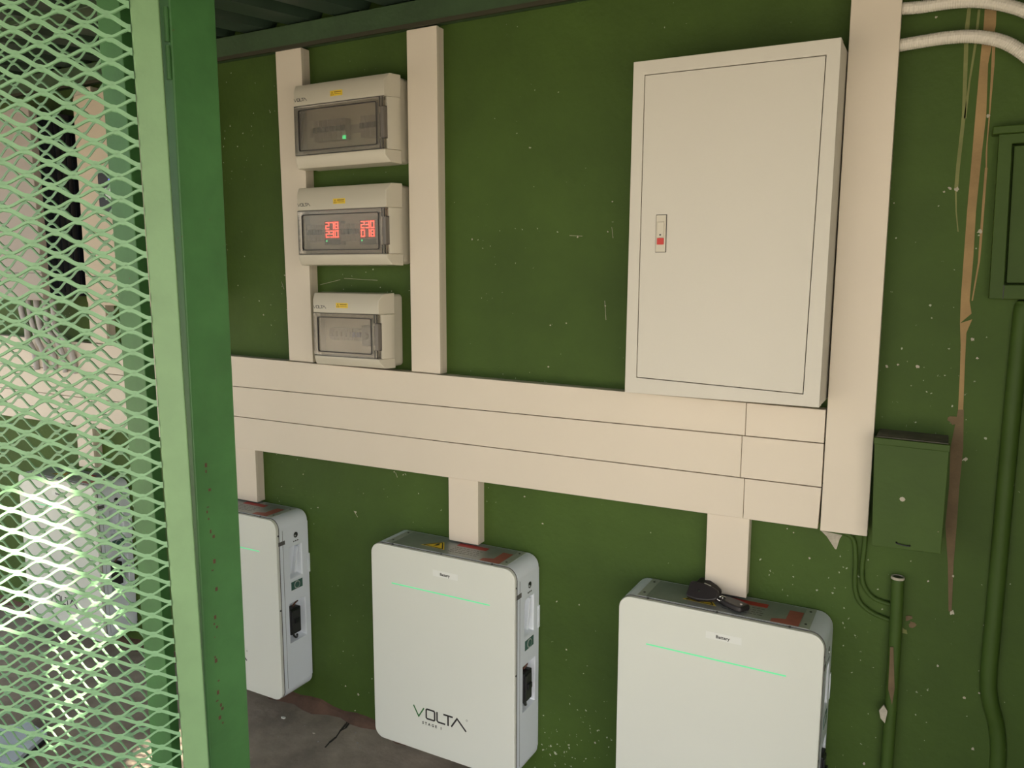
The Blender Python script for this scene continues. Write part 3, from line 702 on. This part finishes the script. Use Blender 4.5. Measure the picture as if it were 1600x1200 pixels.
obj('frame_seam', box(B(), I1[0]-.001, I1[0]+.0005, -.0295, -.0306, zb2, I1[1]), 'ink', rc)
# painted vertical pipe at the right
pp = [at(1600, 478), at(1585, 560), at(1575, 700), at(1560, 850), at(1549, 1000), at(1547, 1050), at(1553, 1090), at(1562, 1140), at(1565, 1200)]
xp = 1.730
pts = [(1.736, -.004, 1.425), (1.733, -.007, 1.39), (1.731, -.008, 1.15), (1.731, -.008, .80), (1.731, -.008, .62), (1.739, -.008, .56), (1.755, .0, .50), (1.764, .002, .40), (1.765, .002, .05)]
o = Vector((1.731, 0, .05))
tag(obj('wall_pipe', tube(B(), [Vector(p)-o for p in smooth_path(pts)], .0165, 14), 'box', smooth=True, loc=o), 'long green painted pipe half sunk in wall at right edge', 'pipe')
# pipe stub with open end
o = Vector((1.546, -.02, FLOOR))
ps = thing('pipe_stub', 'green painted pipe standing up the wall with open broken top', 'pipe', o)
spts = [(1.5405, -.018, .812), (1.5435, -.018, .70), (1.545, -.018, .5), (1.545, -.018, .3), (1.545, -.018, FLOOR)]
obj('pipe', tube(B(), [Vector(p)-o for p in smooth_path(spts)], .0135, 16), 'box', ps, smooth=True)
bm = B(); n = 18; seq = []
L_o = []; L_i = []
for k in range(n):
    a = 2*math.pi*k/n; L_o.append((.0142*math.cos(a), .0142*math.sin(a))); L_i.append((.0105*math.cos(a), .0105*math.sin(a)))
for k in range(n):
    j = (k+1) % n; z_ = .8125-FLOOR; ox = 1.5405-o.x; oy = .002
    q = [L_o[k], L_o[j], L_i[j], L_i[k]]; hexa(bm, [(x+ox, y+oy, z_-.004) for x, y in q]+[(x+ox, y+oy, z_+.0015) for x, y in q])
obj('broken_rim', bm, 'chip', ps)
obj('dark_opening', cyl(B(), (1.5405-o.x, .002, .8125-FLOOR-.002), .0105, .0025, 'z', 16), 'black', ps)
pq = [at(1391, 1010, -.03), at(1396, 1010, -.03), at(1398, 1075, -.03), at(1394, 1100, -.03), at(1388, 1075, -.03)]
bm = B(); prism_y(bm, [(p.x-o.x, p.z-o.z) for p in pq], -.0115, -.0142); obj('bare_patch', bm, 'patchd', ps)
pq = [at(1381, 1100, -.03), at(1387, 1110, -.03), at(1383, 1128, -.03), at(1376, 1120, -.03), at(1374, 1108, -.03)]
prism_y(B(), [(0, 0), (1, 0), (0, 1)], 0, 1).free()
obj('paint_flake', prism_y(B(), [(p.x-o.x, p.z-o.z) for p in pq], -.0110, -.0165), 'chip', ps)
# two painted cables from the riser to the pipe
def cable_run(label, pix, r, Y0, ye=-.018):
    P_ = [at(px, py, Y0) for px, py in pix]; o = P_[0].copy(); o.y = 0
    P_[0].y = Y0
    tag(obj('painted_cable', tube(B(), [p-o for p in smooth_path(P_)], r, 8), 'box', smooth=True, loc=o), label, 'cable')
cable_run('left green painted cable curving from riser bottom to pipe stub', [(1318, 833), (1333, 842), (1337, 870), (1336, 915), (1343, 940), (1362, 957), (1382, 966), (1397, 972)], .0055, -.006)
cable_run('right green painted cable dropping from riser beside the meter box', [(1353, 832), (1350, 860), (1347, 890), (1349, 912), (1358, 928), (1372, 938), (1397, 946)], .0055, -.006)
q = at(1325, 840, -.006)
# corrugated conduits at top right
def conduit(label, pix, Y, r, axis0):
    P_ = [at(px, py, y_) for (px, py), y_ in zip(pix, Y)]
    o = P_[0].copy(); path = smooth_path([p-o for p in P_], 10)
    # resample evenly
    d = [0]
    for a, b in zip(path, path[1:]): d.append(d[-1]+(b-a).length)
    step = .0022; n_ = int(d[-1]/step); res = []; j = 0
    for i in range(n_):
        s = i*step
        while d[j+1] < s: j += 1
        t_ = (s-d[j])/(d[j+1]-d[j]); res.append(path[j].lerp(path[j+1], t_))
    tag(obj('corrugated_conduit', tube(B(), res, r, 14, rfun=lambda i: r*(1.0 if i % 2 else .93)), 'conduit', smooth=False, loc=o), label, 'conduit')
conduit('upper white corrugated conduit curving out of the wide riser', [(1404, 14), (1440, 11), (1480, 5), (1520, 2), (1560, 6), (1600, 17), (1640, 38), (1670, 70), (1690, 110)], [-.028, -.028, -.03, -.03, -.03, -.03, -.03, -.03, -.03], .0125, 0)
conduit('lower white corrugated conduit curving out of the wide riser', [(1400, 72), (1440, 65), (1480, 59), (1520, 57), (1560, 63), (1590, 77), (1620, 102), (1650, 140), (1670, 190)], [-.028, -.028, -.03, -.03, -.03, -.03, -.03, -.03, -.03], .0130, 0)

# ------------------------------------------------------------------ inverters behind the mesh
YI = -.2
def inverter(label, x0, x1, z0, z1, m, disp=None):
    o = Vector(((x0+x1)/2, 0, z0)); t = thing('inverter', label, 'inverter', o, 'wall inverters'); W = (x1-x0)/2; H = z1-z0
    obj('heat_sink', box(B(), -W+.006, W-.006, -.012, YI+.03, .012, H-.012), 'invs', t, .002)
    bm = B()
    for k in range(7):
        y = -.02-k*.021; box(bm, W-.007, W-.001, y, y-.007, .03, H-.03); box(bm, -W+.001, -W+.007, y, y-.007, .03, H-.03)
    obj('cooling_fins', bm, 'invs', t)['kind'] = 'stuff'
    obj('mounting_plate', box(B(), -W+.03, W-.03, 0, -.012, .03, H-.03), 'invs', t)
    obj('front_cover', prism_y(B(), rrpts(-W, W, 0, H, .022), YI+.03, YI), m, t, .004)
    obj('cover_joint', box(B(), -W-.0002, W+.0002, YI+.004, YI-.0004, .098*1, .0995), 'ink', t)
    return t, o
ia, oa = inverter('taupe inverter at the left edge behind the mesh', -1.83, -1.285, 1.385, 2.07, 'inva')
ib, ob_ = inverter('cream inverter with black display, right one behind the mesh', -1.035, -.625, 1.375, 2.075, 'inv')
dx0 = at(153, 270, YI).x-ob_.x; dz1 = at(160, 270, YI).z-ob_.z; dz0 = at(165, 334, YI).z-ob_.z
ds = obj('display', prism_y(B(), rrpts(dx0, dx0+.15, dz0, dz1, .01), YI, YI-.002), 'black', ib)
obj('screen', box(B(), dx0+.035, dx0+.115, YI-.002, YI-.003, dz0+.045, dz1-.05), 'recess', ds)
obj('blue_light', box(B(), dx0+.055, dx0+.063, YI-.002, YI-.003, dz1-.03, dz1-.022), mat('blue indicator', (.1, .1, .6), .4, emit=(.15, .15, 1), estr=.8), ds)
# cables below the inverters
def bundle(label, P_, r, m='cable'):
    o = Vector(P_[0]); tag(obj('inverter_cable', tube(B(), [Vector(p)-o for p in smooth_path(P_)], r, 8), m, smooth=True, loc=o), label, 'cable', 'cables under the left inverter')
lab = ['thick pale cable at the left of the bundle under the taupe inverter', 'second pale cable from the left under the taupe inverter', 'pale cable in the middle of the bundle under the taupe inverter',
       'fourth pale cable from the left under the taupe inverter', 'rightmost pale cable of the bundle under the taupe inverter']
for k in range(5):
    x = -1.60+k*.052
    bundle(lab[k], [(x, -.10, 1.386), (x+.004, -.10, 1.33), (x+.012-.006*k, -.09, 1.27), (x-.01+.01*k, -.075, 1.22), (x+.01*k, -.062, 1.17), (x+.01*k, -.056, 1.10)], .011-.001*(k % 2))
bundle('thin grey conduit under the cream inverter behind the mesh', [(-.90, -.06, 1.376), (-.90, -.06, 1.30), (-.895, -.055, 1.24), (-.87, -.04, 1.205)], .014, 'conduit')

# ------------------------------------------------------------------ board and floor bits
q = [atz(0, 1166, .03), atz(38, 1140, .03), atz(85, 1149, .03), atz(22, 1215, .03)]
q2 = [(-1.03, -.70), (-.965, -.565), (-.845, -.555), (-.72, -.76), (-.86, -.90)]
o = Vector((-.9, -.7, FLOOR))
cov = thing('floor_board', 'pale board lying on the floor behind the mesh, lower left', 'board', o)
obj('board_top', prism_z(B(), [(x-o.x, y-o.y) for x, y in ((-1.20, -.87), (-.953, -.56), (-.835, -.57), (-.73, -.80), (-.90, -1.0))], .012, .024), 'board', cov, .001)
obj('board_edge', prism_z(B(), [(x-o.x, y-o.y) for x, y in ((-1.19, -.87), (-.953, -.565), (-.828, -.572), (-.722, -.80), (-.90, -.995))], 0, .012), 'black', cov)
def floor_strip(name, pix, wd, m, th=.0008):
    bm = B(); P_ = [atz(px, py, FLOOR) for px, py in pix]
    for i, (a, b) in enumerate(zip(P_, P_[1:])):
        d = (b-a); d.z = 0; d.normalize(); nn = Vector((-d.y, d.x, 0))*wd*(1.2 if i % 2 else .7)
        hexa(bm, [tuple(a+nn), tuple(b+nn), tuple(b-nn), tuple(a-nn)]+[tuple(p+Vector((0, 0, th))) for p in (a+nn, b+nn, b-nn, a-nn)])
    return obj(name, bm, m, fl)
floor_strip('crack', [(547, 1120), (541, 1131), (532, 1142), (525, 1152), (515, 1160), (508, 1168)], .003, 'crack')
floor_strip('crack', [(530, 1143), (540, 1138), (548, 1126)], .0025, 'crack')
for i, (px, py, s_, lab_) in enumerate(((443, 1122, .010, 'white scrap of plastic on the floor before the half hidden battery'), (495, 1100, .009, 'small white paint flake at the foot of the green wall'), (490, 1146, .005, 'tiny grey stone on the cement floor between batteries'))):
    c = atz(px, py, FLOOR); pts = [(s_*math.cos(k*1.05)*random.uniform(.5, 1.3), s_*.5*math.sin(k*1.05)) for k in range(6)]
    tag(obj('scrap', prism_z(B(), pts, 0, .003), 'front' if i < 2 else 'chip', loc=(c.x, c.y, FLOOR)), lab_, 'scrap')

# ------------------------------------------------------------------ cage: main post, fixed panel, open gate
def strands(bm, us, zs, half, pit, u0, z0, u1, z1, wd, th, nodeh):
    """expanded metal: every opening edge is an S-shaped strand of four short flat bars"""
    i = 0; u = u0
    prof = [(0, 0), (.14, .02), (.32, .22), (.5, .5), (.68, .78), (.86, .98), (1, 1)]
    while u < u1-1e-6:
        j = 0; z = z0 + (pit/2 if i % 2 else 0)
        while z < z1:
            for s in (1, -1):
                zz_ = z
                pts = [(u+half*a, zz_+s*(pit/2-nodeh)*b + s*nodeh/2) for a, b in prof]
                prev = None
                for k, (a, b) in enumerate(pts):
                    w_ = wd*((1.25 if s > 0 else .78) if 0 < k < len(pts)-1 else 1.25)
                    if k == 0: d = Vector((1, 0))
                    elif k == len(pts)-1: d = Vector((1, 0))
                    else: d = (Vector(pts[k+1])-Vector(pts[k-1])).normalized()
                    nn = Vector((-d.y, d.x))*w_/2
                    off = th*.9*s*(a-u-half/2)/half*0
                    cur = [bm.verts.new((a+nn.x, off-th/2, b+nn.y)), bm.verts.new((a+nn.x, off+th/2, b+nn.y+th*.6)), bm.verts.new((a-nn.x, off+th/2, b-nn.y+th*.6)), bm.verts.new((a-nn.x, off-th/2, b-nn.y))]
                    if prev:
                        for e in range(4): bm.faces.new([prev[e], prev[(e+1) % 4], cur[(e+1) % 4], cur[e]])
                    prev = cur
            z += pit
        u += half; i += 1
    return bm

post = thing('gate_post', 'dark green steel post the mesh gate hangs on', 'post', (.4075, -.952, FLOOR))
obj('post_tube', box(B(), -.0355, .0355, -.048, .048, 0, 2.085-FLOOR), 'steelp', post, .003)
bm = B()
for k in range(44):
    if random.random() < .35: continue
    z_ = .62+k*.0125+random.uniform(-.004, .004); y_ = -.020+random.uniform(-.007, .006)
    box(bm, .0354, .0357, y_-.002, y_+random.uniform(.001, .004), z_, z_+random.uniform(.002, .008))
obj('paint_flakes', bm, 'rust', post)['kind'] = 'stuff'
hz = 1.80
for zc_ in (1.895, 1.835): obj('hinge', cyl(B(), (.030, -.0525, zc_-FLOOR-.028), .0042, .054, 'z', 12), 'steelp', post, smooth=False)
# fixed front panel left of the post
fp = thing('fixed_mesh_panel', 'fixed green mesh panel of the cage behind the open gate', 'mesh panel', (.296, -.99, FLOOR), rot=(0, math.radians(-.7), 0))
obj('stile', box(B(), -.031, .031, 0, .022, .02, 2.07), 'steelp', fp, .002)
obj('stile', box(B(), -1.9, -1.85, 0, .022, .02, 2.06), 'steelp', fp, .002)
obj('rail', box(B(), -1.85, -.031, 0, .022, 2.03, 2.06), 'steelp', fp, .002)
obj('rail', box(B(), -1.85, -.031, 0, .022, .02, .05), 'steelp', fp, .002)
bm = B(); strands(bm, None, None, .040, .044, -1.86, .06, -.028, 2.04, .0042, .002, .004)
ms = obj('expanded_mesh', bm, 'strand', fp, loc=(0, .004, 0)); ms['kind'] = 'stuff'
# open gate leaf, hinged on the post and swung towards the viewer
h0 = Vector((.459, -1.032, FLOOR)); ang = math.atan2(-.766, -.643)
gate = thing('mesh_gate', 'open green mesh gate leaf swung outwards at the left', 'gate', h0, rot=(0, math.radians(.56), ang))
GW = .86
obj('hinge_stile', box(B(), -.018, .0255, -.022, 0, .03, 2.03), 'steel', gate, .003)
obj('closing_stile', box(B(), GW-.04, GW, -.022, 0, .03, 2.03), 'steel', gate, .003)
obj('gate_rail', box(B(), .0255, GW-.04, -.022, 0, 1.99, 2.03), 'steel', gate, .003)
obj('gate_rail', box(B(), .0255, GW-.04, -.022, 0, .03, .07), 'steel', gate, .003)
bm = B(); strands(bm, None, None, .0325, .0355, .026, 1.899-.0355*51, GW-.04, 2.0, .0047, .0022, .0045)
ms = obj('expanded_mesh', bm, 'strand', gate, loc=(0, .0015, 0)); ms['kind'] = 'stuff'
